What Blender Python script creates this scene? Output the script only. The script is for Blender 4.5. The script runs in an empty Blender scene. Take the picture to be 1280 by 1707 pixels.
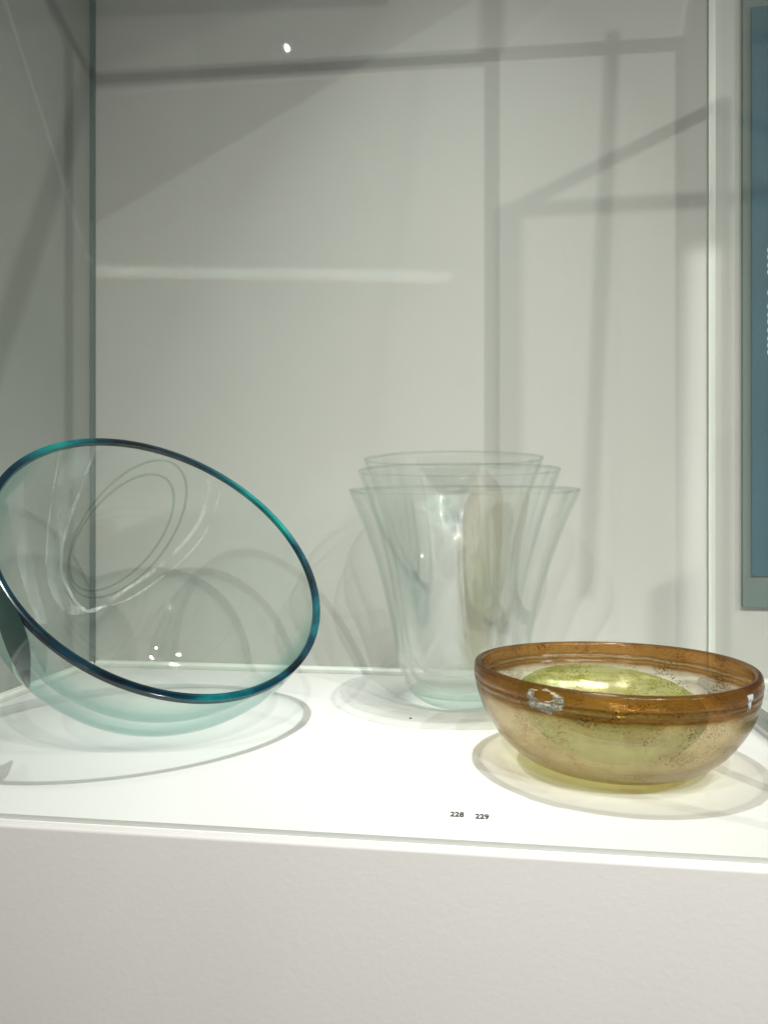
import bpy, bmesh, math, random
import numpy as np
from mathutils import Vector, Matrix, noise
random.seed(4)
sc = bpy.context.scene
U = 0.16                      # metres per layout unit (one unit = camera height above the table)

# ------------------------------------------------------------------ camera
cam = bpy.data.cameras.new('camera'); co = bpy.data.objects.new('camera', cam)
sc.collection.objects.link(co); sc.camera = co
co.location = (0, 0, U)
co.rotation_euler = (math.radians(90), 0, math.atan(166 / 1233))
cam.sensor_fit = 'HORIZONTAL'; cam.sensor_width = 36
cam.lens = 36 * 1233 / 1280
cam.shift_y = 6.5 / 1280
cam.clip_start = 0.01; cam.clip_end = 50

# ------------------------------------------------------------------ world and exposure
w = bpy.data.worlds.new('World'); sc.world = w; w.use_nodes = True
bg = w.node_tree.nodes['Background']
bg.inputs[0].default_value = (0.86, 0.95, 0.90, 1); bg.inputs[1].default_value = 0.06
sc.view_settings.view_transform = 'Standard'; sc.view_settings.look = 'None'
sc.view_settings.exposure = 0; sc.view_settings.gamma = 1
cy = sc.cycles
cy.max_bounces = 24; cy.transmission_bounces = 24; cy.transparent_max_bounces = 96
cy.glossy_bounces = 12; cy.diffuse_bounces = 3
cy.sample_clamp_indirect = 6
cy.use_denoising = True
cy.caustics_reflective = True; cy.caustics_refractive = True

# ------------------------------------------------------------------ lamps
def V(*a): return Vector(a)
def lamp(name, loc, tgt, r, e, col=(1, 1, 1), caust=False, spread=180, shape=None):
    l = bpy.data.lights.new(name, 'AREA'); l.shape = 'DISK'; l.size = 2 * r; l.energy = e; l.color = col
    if shape: l.shape = 'RECTANGLE'; l.size, l.size_y = shape
    l.spread = math.radians(spread)
    o = bpy.data.objects.new(name, l); sc.collection.objects.link(o); o.location = Vector(loc) * U
    o.rotation_euler = (Vector(tgt) - Vector(loc)).to_track_quat('-Z', 'Y').to_euler()
    l.cycles.is_caustics_light = caust
    return o
LA = V(1.89, -4.8, 8.47); LA2 = V(3.05, -4.8, 8.47); LB = V(5.27, -4.8, 8.47); LC = V(9.5, -2, 7.1); LD = V(-2.2, -3.6, 6.3)
# bank of small down-lights over the case: the key light on the table
for i in range(2):
    for j in range(3):
        lamp('down_light', (.10 + .06 * j, 2.70 + .07 * i, 9), (-.3, 3.3, 0), .004, .22, (1, .99, .97), spread=38)
for i in range(2):
    for j in range(4):
        lamp('accent_light', (-2.1 + .16 * j, 2.9 + .2 * i, 8.2), (-.9, 3.4, .3), .005, .06, (1, .99, .97), spread=80)
warm = (1, .972, .915)
lamp('wall_spot', LA, (-.15, 4.65, -1.2), .004, 1.45, warm, spread=58)
lamp('wall_spot', LA2, (-.2, 4.65, -1.2), .007, .26, warm, spread=58)
lamp('wall_spot', LB, (-.2, 4.65, -1.2), .0045, 2.2, warm, spread=58)
lamp('wall_spot', LC, (.35, 4.65, -.4), .008, 2.2, warm, spread=62)
lamp('wall_spot', LD, (.7, 4.65, -.9), .002, .85, warm, spread=62)

# ------------------------------------------------------------------ materials
def new_mat(name):
    m = bpy.data.materials.new(name); m.use_nodes = True
    nt = m.node_tree; nt.nodes.clear()
    return m, nt, nt.nodes.new('ShaderNodeOutputMaterial')
def N(nt, t, **kw):
    n = nt.nodes.new(t)
    for k, v in kw.items():
        if k in n.inputs: n.inputs[k].default_value = v
        else: setattr(n, k, v)
    return n
def noise_node(nt, scale, detail=4, rough=.55, dist=0, vec=None):
    n = N(nt, 'ShaderNodeTexNoise', Scale=scale, Detail=detail, Roughness=rough, Distortion=dist)
    if vec: nt.links.new(vec, n.inputs['Vector'])
    return n
def ramp(nt, src, stops):
    r = nt.nodes.new('ShaderNodeValToRGB'); cr = r.color_ramp
    while len(cr.elements) < len(stops): cr.elements.new(.5)
    for e, (p, c) in zip(cr.elements, stops):
        e.position = p; e.color = (*c, 1) if len(c) == 3 else c
    nt.links.new(src, r.inputs[0]); return r
def obj_coord(nt, scale=None):
    tc = nt.nodes.new('ShaderNodeTexCoord')
    if scale is None: return tc.outputs['Object']
    mp = nt.nodes.new('ShaderNodeMapping'); mp.inputs['Scale'].default_value = scale
    nt.links.new(tc.outputs['Object'], mp.inputs['Vector']); return mp.outputs[0]

def paint(name, c, rough=.55, bump=.15, bscale=420, tone=.05, spec=.4, bdist=.0008):
    m, nt, out = new_mat(name)
    b = N(nt, 'ShaderNodeBsdfPrincipled', Roughness=rough)
    b.inputs['Specular IOR Level'].default_value = spec
    co_ = obj_coord(nt)
    n1 = noise_node(nt, 6, 5, .6, .4, co_)
    a = tuple(max(0, x * (1 - tone)) for x in c); d = tuple(min(1, x * (1 + tone)) for x in c)
    r = ramp(nt, n1.outputs['Fac'], [(.3, a), (.7, d)])
    nt.links.new(r.outputs[0], b.inputs['Base Color'])
    n2 = noise_node(nt, bscale, 3, .5, 0, co_)
    bp = N(nt, 'ShaderNodeBump', Strength=bump, Distance=bdist)
    nt.links.new(n2.outputs['Fac'], bp.inputs['Height']); nt.links.new(bp.outputs[0], b.inputs['Normal'])
    nt.links.new(b.outputs[0], out.inputs[0]); return m
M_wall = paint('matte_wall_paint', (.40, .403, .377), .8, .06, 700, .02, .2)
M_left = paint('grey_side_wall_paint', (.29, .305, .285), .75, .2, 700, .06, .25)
M_top = paint('white_lacquer_board', (.485, .485, .475), .42, .05, 900, .012, .35)
M_plinth = paint('white_plinth_paint', (.61, .602, .588), .6, .12, 330, .02, .3, .0008)
M_trim = paint('grey_trim_paint', (.52, .54, .50), .35, .05, 500, .05, .5)
M_dark = paint('dark_anodised_metal', (.05, .06, .058), .4, .05, 500, .1, .5)
M_joint = paint('dark_joint_sealant', (.14, .17, .16), .5, .05, 500, .1, .4)
M_teal = paint('teal_print', (.0, .058, .09), .7, .1, 900, .12, .2)
M_ghost = paint('grey_reflection_border', (.09, .13, .125), .8, .1, 900, .04, .2)
M_ink = paint('black_ink', (.03, .03, .03), .7, .1, 900, .1, .2)
M_white = paint('white_print', (.8, .82, .8), .7, .1, 900, .02, .2)

def steel():
    m, nt, out = new_mat('polished_steel_rail')
    b = N(nt, 'ShaderNodeBsdfPrincipled', Roughness=.22, Metallic=1)
    n = noise_node(nt, 1, 3, .5, 0, obj_coord(nt, (2500, 12, 2500)))
    r = ramp(nt, n.outputs['Fac'], [(.3, (.40, .41, .40)), (.7, (.55, .56, .55))])
    nt.links.new(r.outputs[0], b.inputs['Base Color']); nt.links.new(b.outputs[0], out.inputs[0]); return m
M_steel = steel()

def pane_mat(name, tint, ior=1.5, edge=None, bend=0, mid=.6):
    m, nt, out = new_mat(name)
    t = N(nt, 'ShaderNodeBsdfTransparent'); t.inputs[0].default_value = (*tint, 1)
    if edge:                      # a slanting path through the wall is longer, so it takes more colour
        lw = N(nt, 'ShaderNodeLayerWeight', Blend=.5)
        r = ramp(nt, lw.outputs['Facing'], [(.0, tint), (mid, tint), (.98, edge)]); nt.links.new(r.outputs[0], t.inputs[0])
    g = N(nt, 'ShaderNodeBsdfGlossy', Roughness=0.0); g.inputs[0].default_value = (1, 1, 1, 1)
    fr = N(nt, 'ShaderNodeFresnel', IOR=1.5)
    ge = nt.nodes.new('ShaderNodeNewGeometry'); mr = nt.nodes.new('ShaderNodeMapRange')   # the light is not bent, so both faces act as entry faces
    mr.inputs['To Min'].default_value = ior; mr.inputs['To Max'].default_value = 1 / ior
    nt.links.new(ge.outputs['Backfacing'], mr.inputs['Value']); nt.links.new(mr.outputs[0], fr.inputs['IOR'])
    mx = nt.nodes.new('ShaderNodeMixShader')
    nt.links.new(fr.outputs[0], mx.inputs[0]); nt.links.new(t.outputs[0], mx.inputs[1]); nt.links.new(g.outputs[0], mx.inputs[2])
    if bend:                      # a share of the light is bent by uneven thickness
        gl = N(nt, 'ShaderNodeBsdfGlass', Roughness=0, IOR=1.45); n_ = noise_node(nt, 1, 3, .5, .5, obj_coord(nt, (22, 22, 9)))
        bp = N(nt, 'ShaderNodeBump', Strength=1, Distance=.0003); nt.links.new(n_.outputs['Fac'], bp.inputs['Height'])
        nt.links.new(bp.outputs[0], gl.inputs['Normal']); gl.inputs[0].default_value = (*tint, 1)
        m2 = nt.nodes.new('ShaderNodeMixShader'); m2.inputs[0].default_value = bend
        nt.links.new(mx.outputs[0], m2.inputs[1]); nt.links.new(gl.outputs[0], m2.inputs[2]); mx = m2
    nt.links.new(mx.outputs[0], out.inputs[0]); return m
M_pane = pane_mat('case_pane_glass', (.985, .995, .988), 1.3)
M_side = pane_mat('side_pane_glass', (.985, .995, .988), 1.16)
M_thin = pane_mat('thin_blown_glass', (.994, .998, .995), 1.6, (.80, .85, .83), .006)
M_bowl = pane_mat('aqua_blown_glass', (.965, .985, .975), 1.38, (.40, .70, .66), .02, .52)
M_ring = pane_mat('reflection_ring_glass', (.86, .89, .87), 1.2)
M_lip = pane_mat('fire_polished_lip', (.95, .97, .96), 1.9, (.68, .77, .73))
M_base = pane_mat('pale_aqua_foot_glass', (.97, .99, .98), 1.45, (.70, .86, .82), .10, .5)

def clear_glass(name, vol, dens, ior=1.5, bump=0, bscale=(30, 30, 30), tint=(1, 1, 1)):
    m, nt, out = new_mat(name)
    g = N(nt, 'ShaderNodeBsdfGlass', Roughness=0, IOR=ior); g.inputs[0].default_value = (*tint, 1)
    if bump:
        n = noise_node(nt, 1, 3, .5, .5, obj_coord(nt, bscale))
        bp = N(nt, 'ShaderNodeBump', Strength=1, Distance=bump)
        nt.links.new(n.outputs['Fac'], bp.inputs['Height']); nt.links.new(bp.outputs[0], g.inputs['Normal'])
    va = N(nt, 'ShaderNodeVolumeAbsorption', Density=dens); va.inputs[0].default_value = (*vol, 1)
    nt.links.new(g.outputs[0], out.inputs['Surface']); nt.links.new(va.outputs[0], out.inputs['Volume']); return m
M_aqua = clear_glass('aqua_tinted_clear_glass', (.05, .83, .77), 11, 1.5, .00018, (14, 14, 14))
M_vase = clear_glass('faint_green_clear_glass', (.30, .80, .68), 7, 1.5, .00012, (26, 26, 9))

def old_glass(name, stops, vol, dens, pit, trans_col, milky=.28, rough=.10, streak=(60, 60, 60), band=None, bend=.18, edge=(.50, .40, .26)):
    """weathered ancient glass: tinted refraction with pits, a milky weathering film, and coloured body"""
    m, nt, out = new_mat(name); co_ = obj_coord(nt)
    n1 = noise_node(nt, 1, 6, .62, .8, obj_coord(nt, streak))
    r1 = ramp(nt, n1.outputs['Fac'], stops)
    vor = N(nt, 'ShaderNodeTexVoronoi', Scale=640); nt.links.new(co_, vor.inputs['Vector'])
    n3 = noise_node(nt, 70, 4, .6, 0, co_)
    lt = N(nt, 'ShaderNodeMath', operation='MULTIPLY_ADD'); lt.inputs[1].default_value = 1.1; lt.inputs[2].default_value = -.36
    nt.links.new(n3.outputs['Fac'], lt.inputs[0])
    cmp_ = N(nt, 'ShaderNodeMath', operation='LESS_THAN')
    nt.links.new(vor.outputs['Distance'], cmp_.inputs[0]); nt.links.new(lt.outputs[0], cmp_.inputs[1])
    mx = N(nt, 'ShaderNodeMix', data_type='RGBA')
    nt.links.new(cmp_.outputs[0], mx.inputs[0]); nt.links.new(r1.outputs[0], mx.inputs[6]); mx.inputs[7].default_value = (*pit, 1)
    if band:                      # the thick rolled rim holds more colour than the wall below
        sp = nt.nodes.new('ShaderNodeSeparateXYZ'); nt.links.new(co_, sp.inputs[0])
        wz = N(nt, 'ShaderNodeMath', operation='MULTIPLY_ADD'); wz.inputs[1].default_value = .0035
        nt.links.new(n3.outputs['Fac'], wz.inputs[0]); nt.links.new(sp.outputs['Z'], wz.inputs[2])
        mr = nt.nodes.new('ShaderNodeMapRange'); mr.inputs['From Min'].default_value = band[0] + .0017; mr.inputs['From Max'].default_value = band[1] + .0017
        nt.links.new(wz.outputs[0], mr.inputs['Value'])
        bc = band[2]; dk = tuple(x * .72 for x in bc); lt_ = tuple(.5 + x * .5 for x in bc); W1 = (1, 1, 1)
        br = ramp(nt, mr.outputs[0], [(0, W1), (.20, W1), (.30, lt_), (.36, dk), (.41, bc), (.47, dk), (.52, lt_), (.58, dk), (.64, bc), (.92, bc), (1, dk)])
        mb = N(nt, 'ShaderNodeMix', data_type='RGBA', blend_type='MULTIPLY'); mb.inputs[0].default_value = 1
        nt.links.new(mx.outputs[2], mb.inputs[6]); nt.links.new(br.outputs[0], mb.inputs[7]); mx = mb
    g = N(nt, 'ShaderNodeBsdfGlass', Roughness=rough, IOR=1.5); nt.links.new(mx.outputs[2], g.inputs[0])
    tl = nt.nodes.new('ShaderNodeBsdfTranslucent'); 
    mt = N(nt, 'ShaderNodeMix', data_type='RGBA', blend_type='MULTIPLY'); mt.inputs[0].default_value = 1
    nt.links.new(mx.outputs[2], mt.inputs[6]); mt.inputs[7].default_value = (*trans_col, 1)
    nt.links.new(mt.outputs[2], tl.inputs[0])
    n4 = noise_node(nt, 600, 3, .6, 0, co_); n5 = noise_node(nt, 60, 4, .6, .3, co_)
    ad = N(nt, 'ShaderNodeMath', operation='ADD'); nt.links.new(n4.outputs['Fac'], ad.inputs[0]); nt.links.new(n5.outputs['Fac'], ad.inputs[1])
    sb = N(nt, 'ShaderNodeMath', operation='SUBTRACT'); nt.links.new(ad.outputs[0], sb.inputs[0]); nt.links.new(cmp_.outputs[0], sb.inputs[1])
    bp = N(nt, 'ShaderNodeBump', Strength=.5, Distance=.0003)
    nt.links.new(sb.outputs[0], bp.inputs['Height'])
    for s in (g, tl): nt.links.new(bp.outputs[0], s.inputs['Normal'])
    tr = nt.nodes.new('ShaderNodeBsdfTransparent')
    lw = N(nt, 'ShaderNodeLayerWeight', Blend=.5); er = ramp(nt, lw.outputs['Facing'], [(.0, (1, 1, 1)), (.62, (1, 1, 1)), (.97, edge)])
    me_ = N(nt, 'ShaderNodeMix', data_type='RGBA', blend_type='MULTIPLY'); me_.inputs[0].default_value = 1
    nt.links.new(mx.outputs[2], me_.inputs[6]); nt.links.new(er.outputs[0], me_.inputs[7]); nt.links.new(me_.outputs[2], tr.inputs[0])
    go = N(nt, 'ShaderNodeBsdfGlossy', Roughness=.09); nt.links.new(bp.outputs[0], go.inputs['Normal'])
    fr = N(nt, 'ShaderNodeFresnel', IOR=1.4); nt.links.new(bp.outputs[0], fr.inputs['Normal'])
    ge = nt.nodes.new('ShaderNodeNewGeometry'); m_r = nt.nodes.new('ShaderNodeMapRange')
    m_r.inputs['To Min'].default_value = 1.4; m_r.inputs['To Max'].default_value = 1 / 1.4
    nt.links.new(ge.outputs['Backfacing'], m_r.inputs['Value']); nt.links.new(m_r.outputs[0], fr.inputs['IOR'])
    m1 = nt.nodes.new('ShaderNodeMixShader'); nt.links.new(fr.outputs[0], m1.inputs[0]); nt.links.new(tr.outputs[0], m1.inputs[1]); nt.links.new(go.outputs[0], m1.inputs[2])
    m2 = nt.nodes.new('ShaderNodeMixShader'); m2.inputs[0].default_value = bend
    nt.links.new(m1.outputs[0], m2.inputs[1]); nt.links.new(g.outputs[0], m2.inputs[2])
    ms = nt.nodes.new('ShaderNodeMixShader'); ms.inputs[0].default_value = milky
    nt.links.new(m2.outputs[0], ms.inputs[1]); nt.links.new(tl.outputs[0], ms.inputs[2])
    va = N(nt, 'ShaderNodeVolumeAbsorption', Density=dens); va.inputs[0].default_value = (*vol, 1)
    nt.links.new(ms.outputs[0], out.inputs['Surface']); nt.links.new(va.outputs[0], out.inputs['Volume']); return m
M_amber = old_glass('weathered_amber_glass', [(.36, (.935, .885, .80)), (.5, (.99, .97, .925)), (.64, (.955, .91, .83))],
                    (.80, .66, .32), 60, (.42, .25, .10), (1, .94, .86), .07, .02, (60, 60, 60), (.25 * U, .40 * U, (.78, .59, .36)))
M_green = old_glass('weathered_green_glass', [(.36, (.86, .84, .62)), (.5, (.97, .965, .86)), (.62, (.74, .73, .45))],
                    (.62, .80, .10), 100, (.6, .6, .2), (.95, 1, .78), .16, .04, (25, 90, 140), None, .16, (.55, .56, .30))
def flake_mat():
    m, nt, out = new_mat('silvery_weathering_flake')
    b = N(nt, 'ShaderNodeBsdfPrincipled', Roughness=.28)
    b.inputs['Specular IOR Level'].default_value = .8
    n = noise_node(nt, 500, 4, .7, 1.0, obj_coord(nt))
    r = ramp(nt, n.outputs['Fac'], [(.35, (.14, .085, .035)), (.5, (.26, .22, .15)), (.65, (.42, .45, .41))])
    nt.links.new(r.outputs[0], b.inputs['Base Color'])
    bp = N(nt, 'ShaderNodeBump', Strength=1, Distance=.0008); nt.links.new(n.outputs['Fac'], bp.inputs['Height'])
    nt.links.new(bp.outputs[0], b.inputs['Normal']); nt.links.new(b.outputs[0], out.inputs[0]); return m
M_flake = flake_mat()
M_bluechip = paint('pale_blue_chip', (.40, .44, .46), .2, .5, 600, .15, .8)

def rim_glass():
    m, nt, out = new_mat('deep_teal_cut_edge')
    n1 = noise_node(nt, 1, 6, .55, .6, obj_coord(nt, (7, 9, 16)))
    r = ramp(nt, n1.outputs['Fac'], [(.38, (.0, .006, .012)), (.49, (.0, .035, .06)), (.57, (.001, .12, .14)), (.68, (.008, .28, .25))])
    b = N(nt, 'ShaderNodeBsdfPrincipled', Roughness=.12, IOR=1.5); nt.links.new(r.outputs[0], b.inputs['Base Color'])
    b.inputs['Transmission Weight'].default_value = .35; b.inputs['Specular IOR Level'].default_value = .7
    nt.links.new(b.outputs[0], out.inputs[0]); return m
M_rim = rim_glass()
M_wedge = paint('dark_teal_wedge_glass', (.001, .045, .042), .08, .1, 60, .6, .7)

# ------------------------------------------------------------------ mesh helpers (layout units in, metres out)
def mesh_obj(name, v, f, mat, parent=None, smooth=False, recv=False, loc=None, recalc=True, sharp=None):
    d = bpy.data.meshes.new(name); off = Vector(loc) if loc is not None else Vector((0, 0, 0))
    d.from_pydata([tuple((Vector(p) - off) * U) for p in v], [], f)
    if recalc:
        bm = bmesh.new(); bm.from_mesh(d); bmesh.ops.recalc_face_normals(bm, faces=bm.faces); bm.to_mesh(d); bm.free()
    d.materials.append(mat)
    if smooth: d.polygons.foreach_set('use_smooth', [True] * len(d.polygons))
    if sharp: d.set_sharp_from_angle(angle=math.radians(sharp))
    o = bpy.data.objects.new(name, d); sc.collection.objects.link(o)
    o.location = off * U
    if parent: o.parent = parent; o.matrix_parent_inverse = Matrix.Translation(-parent.location)
    o.cycles.is_caustics_receiver = recv
    return o
def empty(name, loc, label, cat, group=None):
    o = bpy.data.objects.new(name, None); sc.collection.objects.link(o); o.location = Vector(loc) * U
    o.empty_display_size = .02; tag(o, label, cat, group); return o
def tag(o, label=None, cat=None, group=None, kind=None):
    if label: o['label'] = label
    if cat: o['category'] = cat
    if group: o['group'] = group
    if kind: o['kind'] = kind
    return o
def box_vf(x0, x1, y0, y1, z0, z1, bev=0):
    if not bev:
        v = [(x, y, z) for z in (z0, z1) for y in (y0, y1) for x in (x0, x1)]
        return v, [(0, 1, 3, 2), (4, 6, 7, 5), (0, 4, 5, 1), (2, 3, 7, 6), (0, 2, 6, 4), (1, 5, 7, 3)]
    bm = bmesh.new(); bmesh.ops.create_cube(bm, size=1)
    for q in bm.verts: q.co = Vector(((x0 + x1) / 2 + q.co.x * (x1 - x0), (y0 + y1) / 2 + q.co.y * (y1 - y0), (z0 + z1) / 2 + q.co.z * (z1 - z0)))
    bmesh.ops.bevel(bm, geom=list(bm.edges), offset=bev, segments=4, affect='EDGES', profile=.5)
    bm.verts.index_update(); v = [tuple(q.co) for q in bm.verts]; f = [tuple(q.index for q in p.verts) for p in bm.faces]; bm.free()
    return v, f
def box(name, b, mat, parent=None, bev=0, recv=False, loc=None):
    v, f = box_vf(*b, bev); return mesh_obj(name, v, f, mat, parent, smooth=bool(bev), recv=recv, loc=loc, sharp=40 if bev else None)
def bar(name, a, b, r, mat, parent=None):
    a = Vector(a); b = Vector(b); d = (b - a).normalized(); u = d.orthogonal().normalized(); t = d.cross(u)
    if abs(d.z) > .9: u, t = V(1, 0, 0), V(0, 1, 0)
    v = [p + (u * sx + t * sy) * r for p in (a, b) for sx, sy in ((-1, -1), (1, -1), (1, 1), (-1, 1))]
    f = [(0, 1, 2, 3), (4, 7, 6, 5)] + [(i, (i + 1) % 4, 4 + (i + 1) % 4, 4 + i) for i in range(4)]
    return mesh_obj(name, v, f, mat, parent)
def dense(P, n=12):
    P = np.array(P, float); out = []; Q = np.vstack([2 * P[0] - P[1], P, 2 * P[-1] - P[-2]])
    for i in range(1, len(Q) - 2):
        for k in range(n):
            t = k / n; p0, p1, p2, p3 = Q[i - 1:i + 3]
            out.append(.5 * ((2 * p1) + (-p0 + p2) * t + (2 * p0 - 5 * p1 + 4 * p2 - p3) * t * t + (-p0 + 3 * p1 - 3 * p2 + p3) * t ** 3))
    out.append(P[-1]); return np.array(out)
def inset(P, th):
    T = np.gradient(P, axis=0); T /= np.linalg.norm(T, axis=1)[:, None] + 1e-9
    Nn = np.stack([T[:, 1], -T[:, 0]], 1); Q = P + Nn * np.asarray(th)[:, None]
    Q[:, 1] = np.maximum(Q[:, 1], 0); return Q
def revolve(name, prof, centre, axis, mat, parent=None, seg=160, wob=None, sharp=None, recv=False):
    """closed solid of revolution; prof = [(height, radius)] from the outer pole to the inner pole"""
    n = Vector(axis).normalized(); a = n.cross(V(0, 1, 0))
    if a.length < 1e-3: a = V(1, 0, 0)
    a.normalize(); b = n.cross(a); S = Vector(centre); v = []; f = []; rows = []
    prof = [(float(h), float(r)) for h, r in prof]
    for h, r in prof:
        if r < 1e-4: rows.append([len(v)]); v.append(S + n * h); continue
        row = []
        for k in range(seg):
            th = 2 * math.pi * k / seg; hh, rr = (h, r) if wob is None else wob(h, r, th)
            row.append(len(v)); v.append(S + n * hh + (a * math.cos(th) + b * math.sin(th)) * rr)
        rows.append(row)
    for p, q in zip(rows[:-1], rows[1:]):
        for k in range(seg):
            k2 = (k + 1) % seg
            if len(p) == 1 and len(q) == 1: continue
            if len(p) == 1: f.append((p[0], q[k2], q[k]))
            elif len(q) == 1: f.append((p[k], p[k2], q[0]))
            else: f.append((p[k], p[k2], q[k2], q[k]))
    o = mesh_obj(name, v, f, mat, parent, smooth=True, loc=centre, sharp=sharp, recv=recv)
    return o

# ------------------------------------------------------------------ the setting
XL, XR, YF, YB = -2.60, 1.355, 2.29, 4.65
bw = box('back_wall', (XL - 1, 7, YB, YB + .3, -7, 12), M_wall, recv=True); tag(bw, kind='structure')
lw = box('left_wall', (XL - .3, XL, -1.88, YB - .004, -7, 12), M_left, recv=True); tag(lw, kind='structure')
fl = box('floor', (-16, 16, -22, YB + .3, -7.3, -7.0), M_left); tag(fl, kind='structure')
# dark joint in the corner, and painted trim round the foot of the walls
j = box('corner_joint', (XL + .002, XL + .028, YB - .03, YB - .002, .0, 12), M_joint, bw)
def quarter(name, path, w_, h_, mat, parent, flip=False):
    """rounded trim strip: path = two points on the wall foot, cross-section rises h_ and comes out w_"""
    a, b = Vector(path[0]), Vector(path[1]); d = (b - a).normalized(); o_ = V(-d.y, d.x, 0) * (1 if flip else -1)
    sec = [(0, 0), (w_, 0), (w_, h_ * .45)] + [(w_ * (.55 + .45 * math.cos(t)), h_ * (.45 + .55 * math.sin(t))) for t in [math.pi / 2 * k / 8 for k in range(1, 9)]] + [(0, h_)]
    v = [p + o_ * s + V(0, 0, z) for p in (a, b) for s, z in sec]; m = len(sec)
    f = [tuple(range(m)), tuple(range(2 * m - 1, m - 1, -1))] + [(i, (i + 1) % m, m + (i + 1) % m, m + i) for i in range(m)]
    return mesh_obj(name, v, f, mat, parent, smooth=True, recv=True, sharp=35)
quarter('base_trim', ((XL + .05, YB - .001, .001), (6.9, YB - .001, .001)), .05, .036, M_trim, bw)
quarter('base_trim', ((XL + .001, -1, .001), (XL + .001, YB - .06, .001)), .05, .036, M_trim, lw)

# plinth the pieces stand on
pl = empty('display_plinth', (0, 3.2, 0), 'white display plinth with lit top board and plain grey-white front face', 'plinth')
box('top_board', (XL + .001, 6.9, YF, YB - .002, -.017, 0), M_top, pl, recv=True)
box('front_panel', (XL + .002, 6.89, YF - .044, YB - .004, -6.99, -.0175), M_plinth, pl, bev=.012, recv=True)

# glass case standing on the plinth
ZT = 5.0
gc = empty('glass_case', (0, 3.2, 0), 'clear glass case with dark metal edges round the bowls and vases', 'glass case')
box('front_pane', (XL + .01, XR - .03, YF - .026, YF - .006, -.016, ZT - .03), M_pane, gc)
box('side_pane', (XR - .004, XR + .016, YF + .02, YB - .01, .02, ZT - .03), M_side, gc)
box('top_pane', (XL + .01, XR - .03, YF + .03, YB - .01, ZT - .02, ZT), M_pane, gc)
bar('edge_strip', (XL + .03, YF, ZT + .10), (XR - .024, YF, ZT), .023, M_dark, gc)
bar('edge_strip', (XR, YF, .05), (XR, YF, ZT + .024), .023, M_dark, gc)
box('joint_strip', (XR - .022, XR + .018, YB - .009, YB - .001, .05, ZT), M_trim, gc)
rl = quarter('foot_rail', ((XR + .002, YF + .03, .001), (XR + .002, YB - .06, .001)), .10, .05, M_steel, gc, flip=True)

# ------------------------------------------------------------------ neighbouring showcase and added unseen rods: their edges shade the wall
nb = empty('neighbouring_case_frame', (4, 2.4, 0), 'dark metal frame of the next glass case to the right', 'case frame')
nx0, nx1, ny0, ny1, nz = 3.24, 5.8, 2.455, 3.139, 4.31
for a, b in (((nx0, ny0, 0), (nx0, ny0, nz)), ((nx1, ny0, 0), (nx1, ny0, nz)), ((nx0, ny1, 0), (nx0, ny1, nz)), ((nx1, ny1, 0), (nx1, ny1, nz)),
             ((nx0 + .03, ny0, nz - .026), (nx1 - .03, ny0, nz - .026)), ((nx0, ny0 + .03, nz - .026), (nx0, ny1 - .03, nz - .026)), ((nx1, ny0 + .03, nz - .026), (nx1, ny1 - .03, nz - .026))):
    bar('frame_bar', a, b, .023, M_dark, nb)
def shade_rod(L, A, B, k, r, label):
    A = Vector(A); B = Vector(B)
    o = bar('unseen_shade_rod', A + (L - A) * k, B + (L - B) * k, r, M_dark); tag(o, label, 'rod'); return o
shade_rod(LB, (.05, YB, 3.88), (.07, YB, 6.2), .55, .022, 'short upright unseen rod added to shade the back wall')
shade_rod(LA, (XL, YB, 4.40), (-.6, YB, 4.30), .5, .022, 'level unseen rod added to shade the back wall at upper left')
shade_rod(LA, (XL, YB - .02, 4.45), (XL, 3.2, 3.35), .42, .018, 'sloping unseen rod added to shade the left wall')
shade_rod(LB, (XL, YB - .02, 3.95), (XL, 3.5, 1.5), .5, .02, 'steep unseen rod added to shade the left wall')
# added unseen line lamps with tight spread, standing in for caustic streaks on the wall
def added_streak_lamp(A, B, frm, e, cols, wid, label, spread=1.5):
    A, B, frm = Vector(A), Vector(B), Vector(frm); mid = (A + B) / 2; d = (mid - frm).normalized(); ax = (B - A).normalized()
    z = -d; x = (ax - z * ax.dot(z)).normalized(); y = z.cross(x); L_ = (B - A).length * abs(ax.dot(x))
    rot = Matrix((x, y, z)).transposed()
    root = empty('added_streak_lamp', frm, label, 'lamp')
    v, f = box_vf(-L_ / 2 - .05, L_ / 2 + .05, -.06, .06, .01, .08); mesh_obj('added_streak_housing', [rot @ Vector(p) + frm for p in v], f, M_dark, root)
    for i, c_ in enumerate(cols):
        l = bpy.data.lights.new('added_streak_light', 'AREA'); l.shape = 'RECTANGLE'; l.size = L_ * U; l.size_y = wid * U; l.energy = e; l.color = c_; l.spread = math.radians(spread)
        o = bpy.data.objects.new('added_streak_light', l); sc.collection.objects.link(o)
        o.location = (frm + y * (i - (len(cols) - 1) / 2) * wid * .9) * U; o.rotation_euler = rot.to_euler()
added_streak_lamp((XL - .3, YB, 2.66), (-.2, YB, 2.50), (-.9, 2.2, 5.75), .0021, [(1, .45, .25), (.55, 1, .5), (.3, .55, 1)], .006, 'added unseen line lamp standing in for the rainbow caustic streak', 1.0)
added_streak_lamp((1.30, YB, 2.6), (1.26, YB, .0), (4.2, 2.2, 1.6), .022, [(1, .98, .94)], .03, 'added unseen line lamp standing in for the bright upright caustic streak', 3)
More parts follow.
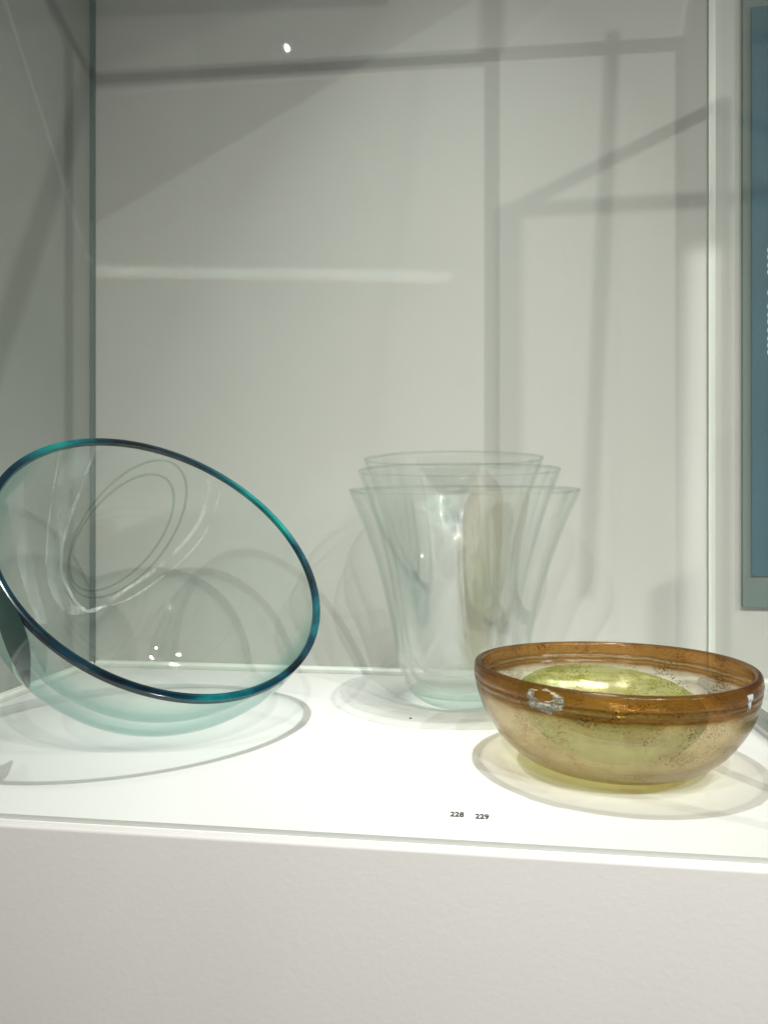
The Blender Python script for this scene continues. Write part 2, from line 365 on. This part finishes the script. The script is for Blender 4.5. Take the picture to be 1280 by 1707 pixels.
# an added unseen slanting panel that keeps one spot off the upper left of the wall
def shade_baffle(L, pts, k):
    c = [Vector(p) + (L - Vector(p)) * k for p in pts]; n = (c[1] - c[0]).cross(c[2] - c[0]).normalized() * .02
    v = [p + n for p in c] + [p - n for p in c]; m = len(c)
    f = [tuple(range(m)), tuple(range(2 * m - 1, m - 1, -1))] + [(i, (i + 1) % m, m + (i + 1) % m, m + i) for i in range(m)]
    return mesh_obj('unseen_baffle', v, f, M_dark)
tag(shade_baffle(LD, [(-6, YB, 1.25), (.5, YB, 4.52), (.5, YB, 8), (-6, YB, 8)], .55), 'slanted unseen panel added to shade the upper left of the wall', 'shade_baffle')

# ------------------------------------------------------------------ poster on the wall beyond the case
ps = empty('wall_poster', (1.6, YB, .5), 'teal poster with grey border for its reflected double image at the right edge of the wall', 'poster')
box('reflection_border', (1.520, 4.4, YB - .03, YB - .001, .46, 6.0), M_ghost, ps)  # grey border standing in for the poster's reflected double edge
box('print', (1.565, 4.3, YB - .045, YB - .031, .647, 4.0), M_teal, ps)
k = 0
for zz in (1.95, 1.99, 2.03, 2.08, 2.13, 2.17, 2.22, 2.30, 2.42, 2.46, 2.51, 2.55):
    box('lettering', (1.651, 1.70, YB - .049, YB - .046, zz + .0, zz + .022), M_white, ps); k += 1

# ------------------------------------------------------------------ large bowl, cut on the slant
n = V(.593, -.418, .688).normalized(); R = .79; c = .0586; S = V(-1.46, 3.28, R + .003)
a0 = math.acos(c); Ri = R - .034; sh = .046; a1 = math.acos((R * c - sh) / Ri); RIMH = .024
bo = empty('slanted_bowl', S, 'large clear glass bowl cut on a slant with thick teal rim, on left of plinth', 'bowl')
zc = R * c - RIMH; b0 = math.acos(zc / R); b1 = math.acos((zc - sh) / Ri)
prof = []
for i in range(91):
    t = math.pi - (math.pi - b0) * i / 90; prof.append((R * math.cos(t), R * math.sin(t) if i else 0))
for i in range(91):
    t = b1 + (math.pi - b1) * i / 90; prof.append((sh + Ri * math.cos(t), Ri * math.sin(t) if i < 90 else 0))
body = revolve('body', prof, S, n, M_bowl, bo, seg=224, sharp=50)
z2 = zc + .0006; ro = []
for i in range(5):
    t = math.acos(z2 / R) + (a0 - math.acos(z2 / R)) * i / 4; ro.append((R * math.cos(t), R * math.sin(t)))
ri_ = []
for i in range(5):
    t = a1 + (math.acos((z2 - sh) / Ri) - a1) * i / 4; ri_.append((sh + Ri * math.cos(t), Ri * math.sin(t)))
e = .0035; ro[-1] = (ro[-1][0] - e, ro[-1][1]); ri_[0] = (ri_[0][0] - e, ri_[0][1])
rp = ro + [(R * c - e * .3, ro[-1][1] - e * .3), (R * c, ro[-1][1] - e), (R * c, ri_[0][1] + e), (R * c - e * .3, ri_[0][1] + e * .3)] + ri_ + [ro[0]]
rim_o = revolve('cut_rim', rp, S, n, M_rim, bo, seg=256, sharp=40)
# oval tinted rings standing in for reflections, on the inside of the back wall
fw = V(-math.sin(math.atan(166 / 1233)), math.cos(math.atan(166 / 1233)), 0); rt = V(fw.y, -fw.x, 0)
def reflection_ring(cx, cyy, A_, B_, rad, r_in):
    Sc = S + n * sh; pts = []
    for k in range(120):
        t = 2 * math.pi * k / 120; px = cx + A_[0] * math.cos(t) + B_[0] * math.sin(t); py = cyy + A_[1] * math.cos(t) + B_[1] * math.sin(t)
        d = (fw + rt * ((px - 640) / 1233) + V(0, 0, 1) * ((860 - py) / 1233)).normalized(); o_ = V(0, 0, 1) - Sc
        bq = o_.dot(d); disc = bq * bq - (o_.dot(o_) - r_in * r_in); pts.append(V(0, 0, 1) + d * (-bq + math.sqrt(max(disc, 0))))
    v = []; f = []; m = 6
    for k, p in enumerate(pts):
        T = (pts[(k + 1) % 120] - pts[k - 1]).normalized(); rd = (p - Sc).normalized(); sd = T.cross(rd)
        for q in range(m):
            a = 2 * math.pi * q / m; v.append(p + sd * rad * math.cos(a) + rd * rad * .3 * math.sin(a))
    for k in range(120):
        for q in range(m): f.append((k * m + q, k * m + (q + 1) % m, ((k + 1) % 120) * m + (q + 1) % m, ((k + 1) % 120) * m + q))
    return mesh_obj('reflection_ring', v, f, M_ring, bo, smooth=True)
reflection_ring(203, 888, (80, -20), (34, -95), .0075, Ri - .006)
reflection_ring(212, 882, (92, -24), (36, -112), .0075, Ri - .006)

def on_wall(px, py, r_in, near=False):
    Sc = S if near else S + n * sh; d = (fw + rt * ((px - 640) / 1233) + V(0, 0, 1) * ((860 - py) / 1233)).normalized(); o_ = V(0, 0, 1) - Sc
    bq = o_.dot(d); disc = bq * bq - (o_.dot(o_) - r_in * r_in); return V(0, 0, 1) + d * (-bq + (-1 if near else 1) * math.sqrt(max(disc, 0)))
def swirl(left, right, label, mat, r_in, near=False, name='swirl_reflection'):
    """ribbon on the bowl wall between two curves; the milky ones stand in for reflections"""
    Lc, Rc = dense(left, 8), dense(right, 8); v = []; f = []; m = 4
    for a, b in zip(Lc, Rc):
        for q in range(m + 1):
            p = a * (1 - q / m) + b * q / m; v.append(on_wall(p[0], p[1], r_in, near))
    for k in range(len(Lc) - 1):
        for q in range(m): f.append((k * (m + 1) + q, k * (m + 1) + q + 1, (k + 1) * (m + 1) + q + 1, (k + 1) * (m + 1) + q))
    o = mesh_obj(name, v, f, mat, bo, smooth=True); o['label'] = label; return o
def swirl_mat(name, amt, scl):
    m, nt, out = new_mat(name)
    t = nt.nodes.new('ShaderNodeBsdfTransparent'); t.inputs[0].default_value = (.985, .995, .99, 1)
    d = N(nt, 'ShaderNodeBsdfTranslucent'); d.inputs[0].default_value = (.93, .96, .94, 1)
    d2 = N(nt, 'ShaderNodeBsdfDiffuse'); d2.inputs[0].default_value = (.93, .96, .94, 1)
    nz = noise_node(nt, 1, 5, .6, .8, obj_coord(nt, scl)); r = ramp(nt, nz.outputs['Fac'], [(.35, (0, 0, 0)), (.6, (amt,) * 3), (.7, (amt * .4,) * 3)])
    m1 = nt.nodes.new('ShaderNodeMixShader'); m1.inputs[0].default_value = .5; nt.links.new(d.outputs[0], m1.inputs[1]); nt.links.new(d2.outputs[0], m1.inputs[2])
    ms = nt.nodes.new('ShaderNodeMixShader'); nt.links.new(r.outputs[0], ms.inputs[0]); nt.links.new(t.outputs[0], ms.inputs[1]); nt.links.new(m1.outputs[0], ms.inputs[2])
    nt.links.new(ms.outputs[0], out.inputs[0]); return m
M_sw = swirl_mat('swirl_reflection_glass', .24, (40, 40, 9)); M_sw2 = swirl_mat('streak_reflection_glass', .36, (70, 70, 12))  # milky colour stands in for reflections inside the bowl
ri2 = Ri - .004
swirl([(108, 750), (92, 830), (78, 920), (84, 985), (112, 1022), (140, 1024)], [(160, 742), (126, 830), (104, 910), (106, 975), (124, 1008), (142, 1012)], 'broad painted milky reflection down the left of the back wall', M_sw, ri2)
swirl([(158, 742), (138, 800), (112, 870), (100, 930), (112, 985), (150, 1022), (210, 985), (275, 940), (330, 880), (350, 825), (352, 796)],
      [(163, 742), (142, 802), (117, 872), (105, 930), (117, 982), (151, 1017), (207, 981), (271, 936), (324, 877), (344, 822), (345, 794)], 'thin drop shaped reflection painted as a pale line', M_sw2, ri2 - .002)
swirl([(150, 1018), (215, 1000), (290, 948), (340, 895), (364, 838), (368, 812)], [(150, 1015), (214, 997), (288, 945), (337, 893), (361, 837), (365, 811)], 'second thin curved reflection painted as a pale line', M_sw2, ri2 - .002)
swirl([(10, 830), (22, 900), (38, 970), (62, 1040)], [(40, 800), (48, 890), (60, 965), (80, 1040)], 'faint streaked reflection band painted at the far left', M_sw, ri2)
swirl([(-14, 975), (-6, 1030), (10, 1080), (28, 1118), (44, 1146)], [(0, 975), (30, 1022), (46, 1062), (51, 1100), (48, 1148)], 'dark teal wedge low on the left side', M_wedge, R + .003, True, 'teal_wedge')  # dark teal ribbon on the outside, low at the left
swirl([(100, 748), (90, 800), (80, 870), (75, 940)], [(103, 748), (93, 800), (83, 870), (78, 940)], 'thin upright reflection painted as a pale line', M_sw2, ri2 - .002)

# ------------------------------------------------------------------ nested vases
BASE = [(0, 0), (0, .06), (.0, .12), (.006, .185), (.03, .235), (.08, .285), (.23, .342), (.423, .378), (.68, .44), (.904, .516), (1.122, .612)]
def vase(name, x, y, z, sx, sz, thick, label, foot):
    P = dense([(h * sz, r * sx) for h, r in BASE], 14); hb = .075 * sz if foot else -1
    P2 = np.array([p for p in P if p[0] > hb]); Q2 = inset(P2, [thick] * len(P2))
    if not foot: P2[0, 1] = 0; Q2[0, 1] = 0
    o = empty(name, (x, y, z), label, 'vase', 'nested glass vases')
    def wob(h, r, th):
        k = h / 1.1; return h, r * (1 + k * (.016 * math.sin(4 * th + 2.2 * k + x * 40) + .007 * math.sin(7 * th - 3 * k + x * 90)))
    revolve('body', list(P2) + list(Q2[::-1]), (x, y, z), (0, 0, 1), M_thin, o, seg=192, wob=wob)
    c0 = (P2[-1] + Q2[-1]) / 2; rr_ = thick * .62
    ring = [(c0[0] + rr_ * 1.02 + rr_ * math.sin(t), c0[1] + rr_ * math.cos(t)) for t in [2 * math.pi * q / 14 for q in range(15)]]
    rm = revolve('rim', ring, (x, y, z), (0, 0, 1), M_lip, o, seg=192, wob=wob)
    if foot:
        L2 = np.array([p for p in P if p[0] <= hb]); e = L2[-1]
        ins = [(e[0], e[1] - thick * 1.4), (e[0] * .85, e[1] - .05 * sx), (hb * .55, .15 * sx), (hb * .5, .07 * sx), (hb * .5, 0)]
        pr = list(L2) + [tuple(q) for q in dense(ins, 8)]; pr[-1] = (pr[-1][0], 0)
        b = revolve('base', pr, (x, y, z), (0, 0, 1), M_base, o, seg=192, sharp=50)
    return o
vase('flared_vase', -.115, 3.97, .004, 1, 1, .010, 'outermost and widest clear flared vase of the nested three, standing on plinth', True)
vase('flared_vase', -.140, 4.00, .075, .885, 1.035, .009, 'middle clear flared vase nested inside the widest one', False)
vase('flared_vase', -.165, 4.02, .145, .775, 1.03, .009, 'smallest innermost flared vase, its rim topmost of the nested three', False)

# ------------------------------------------------------------------ amber bowl with a green bowl inside it
AX, AY = .512, 3.09
OUT = [(0, 0), (0, .1), (0, .20), (.012, .30), (.04, .375), (.085, .437), (.14, .486), (.22, .535), (.30, .562), (.355, .572), (.385, .570)]
P = dense(OUT, 10); th = np.array([.018 + .016 * max(0, (h - .26) / .12) ** 2 + .016 * max(0, 1 - h / .1) for h, r in P])
Q = inset(P, th); Q[0, 1] = 0
cr, rr = (P[-1] + Q[-1]) / 2, np.linalg.norm(P[-1] - Q[-1]) / 2
rim = [cr + rr * np.array([math.sin(math.pi * t) * 1.0, math.cos(math.pi * t)]) for t in [q / 10 for q in range(1, 10)]]
for A_ in (P, Q):
    for i in range(len(A_)):
        h = A_[i, 0]
        for g0 in (.345, .318): A_[i, 1] -= (.0045 if A_ is P else -.007) * math.exp(-((h - g0) / .006) ** 2)
def ant_wob(h, r, th):
    d = 1 + .006 * noise.noise(V(math.cos(th) * 1.3, math.sin(th) * 1.3, h * 2)) + .002 * noise.noise(V(math.cos(th) * 9, math.sin(th) * 9, h * 20))
    return h + .004 * math.sin(2 * th + 1) * (h / .38), r * d
P[:, 1] *= .968; Q[:, 1] *= .968; rim = [np.array([q[0], q[1] * .968]) for q in rim]
ab = empty('amber_bowl', (AX, AY, 0), 'weathered amber brown glass bowl with chipped rim, at front right of plinth', 'bowl')
body = revolve('body', list(P) + rim + list(Q[::-1]), (AX, AY, .004), (0, 0, 1), M_amber, ab, seg=192, wob=ant_wob)
# flakes: crinkled patches lying on the outside of the wall
def out_r(h):
    return float(np.interp(h, P[:, 0], P[:, 1]))
def patch(name, th0, dth, h0, h1, outline, mat, lift=.006, nn=26, rough=.006, seed=0):
    v = []; f = []; idx = {}
    for i in range(nn):
        for q in range(nn):
            u, w_ = i / (nn - 1) * 2 - 1, q / (nn - 1) * 2 - 1
            if not outline(u, w_): continue
            h = h0 + (h1 - h0) * (w_ + 1) / 2; t = th0 + dth * u
            edge = 1 - max(abs(u), abs(w_)) ** 4
            r = out_r(min(h, .385)) * 1.001 + lift * edge + rough * noise.noise(V(u * 5 + seed, w_ * 5, 3)) * edge
            if h > .385: r -= (h - .385) * .6
            idx[i, q] = len(v); v.append((AX + r * math.cos(t), AY + r * math.sin(t), .004 + h))
    for i in range(nn - 1):
        for q in range(nn - 1):
            ks = [(i, q), (i + 1, q), (i + 1, q + 1), (i, q + 1)]
            if all(k_ in idx for k_ in ks): f.append(tuple(idx[k_] for k_ in ks))
    o = mesh_obj(name, v, f, mat, ab, smooth=False, loc=(AX, AY, 0)); 
    md = o.modifiers.new('thickness', 'SOLIDIFY'); md.thickness = .0006
    return o
def ragged(u, w_):
    a = math.atan2(w_, u); rr_ = math.hypot(u, w_)
    if rr_ > .95 + .25 * noise.noise(V(math.cos(a) * 2, math.sin(a) * 2, 7)) : return False
    return not (math.hypot(u + .05, (w_ - .35) * 1.1) < .45 + .15 * noise.noise(V(a, 2, 1)))
fk = patch('weathering_flake', math.radians(237), math.radians(8), .305, .398, ragged, M_flake)
fk['label'] = 'silvery flaked patch below chipped rim'
fk = patch('rim_chip', math.radians(317), math.radians(2.6), .31, .375, lambda u, w_: abs(u) < (w_ + 1.05) * .5, M_bluechip, .0015, 14, .004, 5)
fk['label'] = 'small pale blue triangular chip'

gP = .95 * dense([(0, 0), (.0, .06), (.006, .14), (.035, .23), (.085, .305), (.14, .355), (.20, .385)], 10)
gQ = inset(gP, np.array([.017 + .008 * max(0, 1 - h / .06) for h, r in gP])); gQ[0, 1] = 0
cr, rr = (gP[-1] + gQ[-1]) / 2, np.linalg.norm(gP[-1] - gQ[-1]) / 2
rim = [cr + rr * np.array([math.sin(math.pi * t), math.cos(math.pi * t)]) for t in [q / 8 for q in range(1, 8)]]
gb = revolve('green_bowl', list(gP) + rim + list(gQ[::-1]), (.490, 3.10, .068), (.05, -.2, 1), M_green, seg=160, wob=ant_wob)
tag(gb, 'small olive green glass bowl lying tilted inside the amber bowl', 'bowl')

# ------------------------------------------------------------------ numbers printed on the board, and a crumb
def number(txt, x, y):
    cu = bpy.data.curves.new('number', 'FONT'); cu.body = txt; cu.size = .030 * U; cu.extrude = .0004 * U; cu.offset = .0006 * U
    cu.align_x = 'CENTER'; cu.align_y = 'CENTER'; cu.materials.append(M_ink)
    tmp = bpy.data.objects.new('tmp', cu); sc.collection.objects.link(tmp)
    d = bpy.data.meshes.new_from_object(tmp.evaluated_get(bpy.context.evaluated_depsgraph_get())); bpy.data.objects.remove(tmp); d.name = 'number_lettering'
    o = bpy.data.objects.new('number_lettering', d); sc.collection.objects.link(o); o.location = V(x, y, .0012) * U
    o.scale = (1.02, 1.75, 1); o.parent = pl; o.matrix_parent_inverse = Matrix.Translation(-pl.location); return o
number('228', -.088, 2.482)['label'] = 'small black printed number 228'
number('229', -.005, 2.475)['label'] = 'small black printed number 229'
v, f = box_vf(-.006, .006, -.004, .004, 0, .004, .001)
cr_ = mesh_obj('crumb', [(p[0] - .17 * 2.1, p[1] + 3.63, p[2] + .0005) for p in v], f, M_ink)
tag(cr_, 'tiny dark crumb on white board just in front of the nested vases', 'crumb')
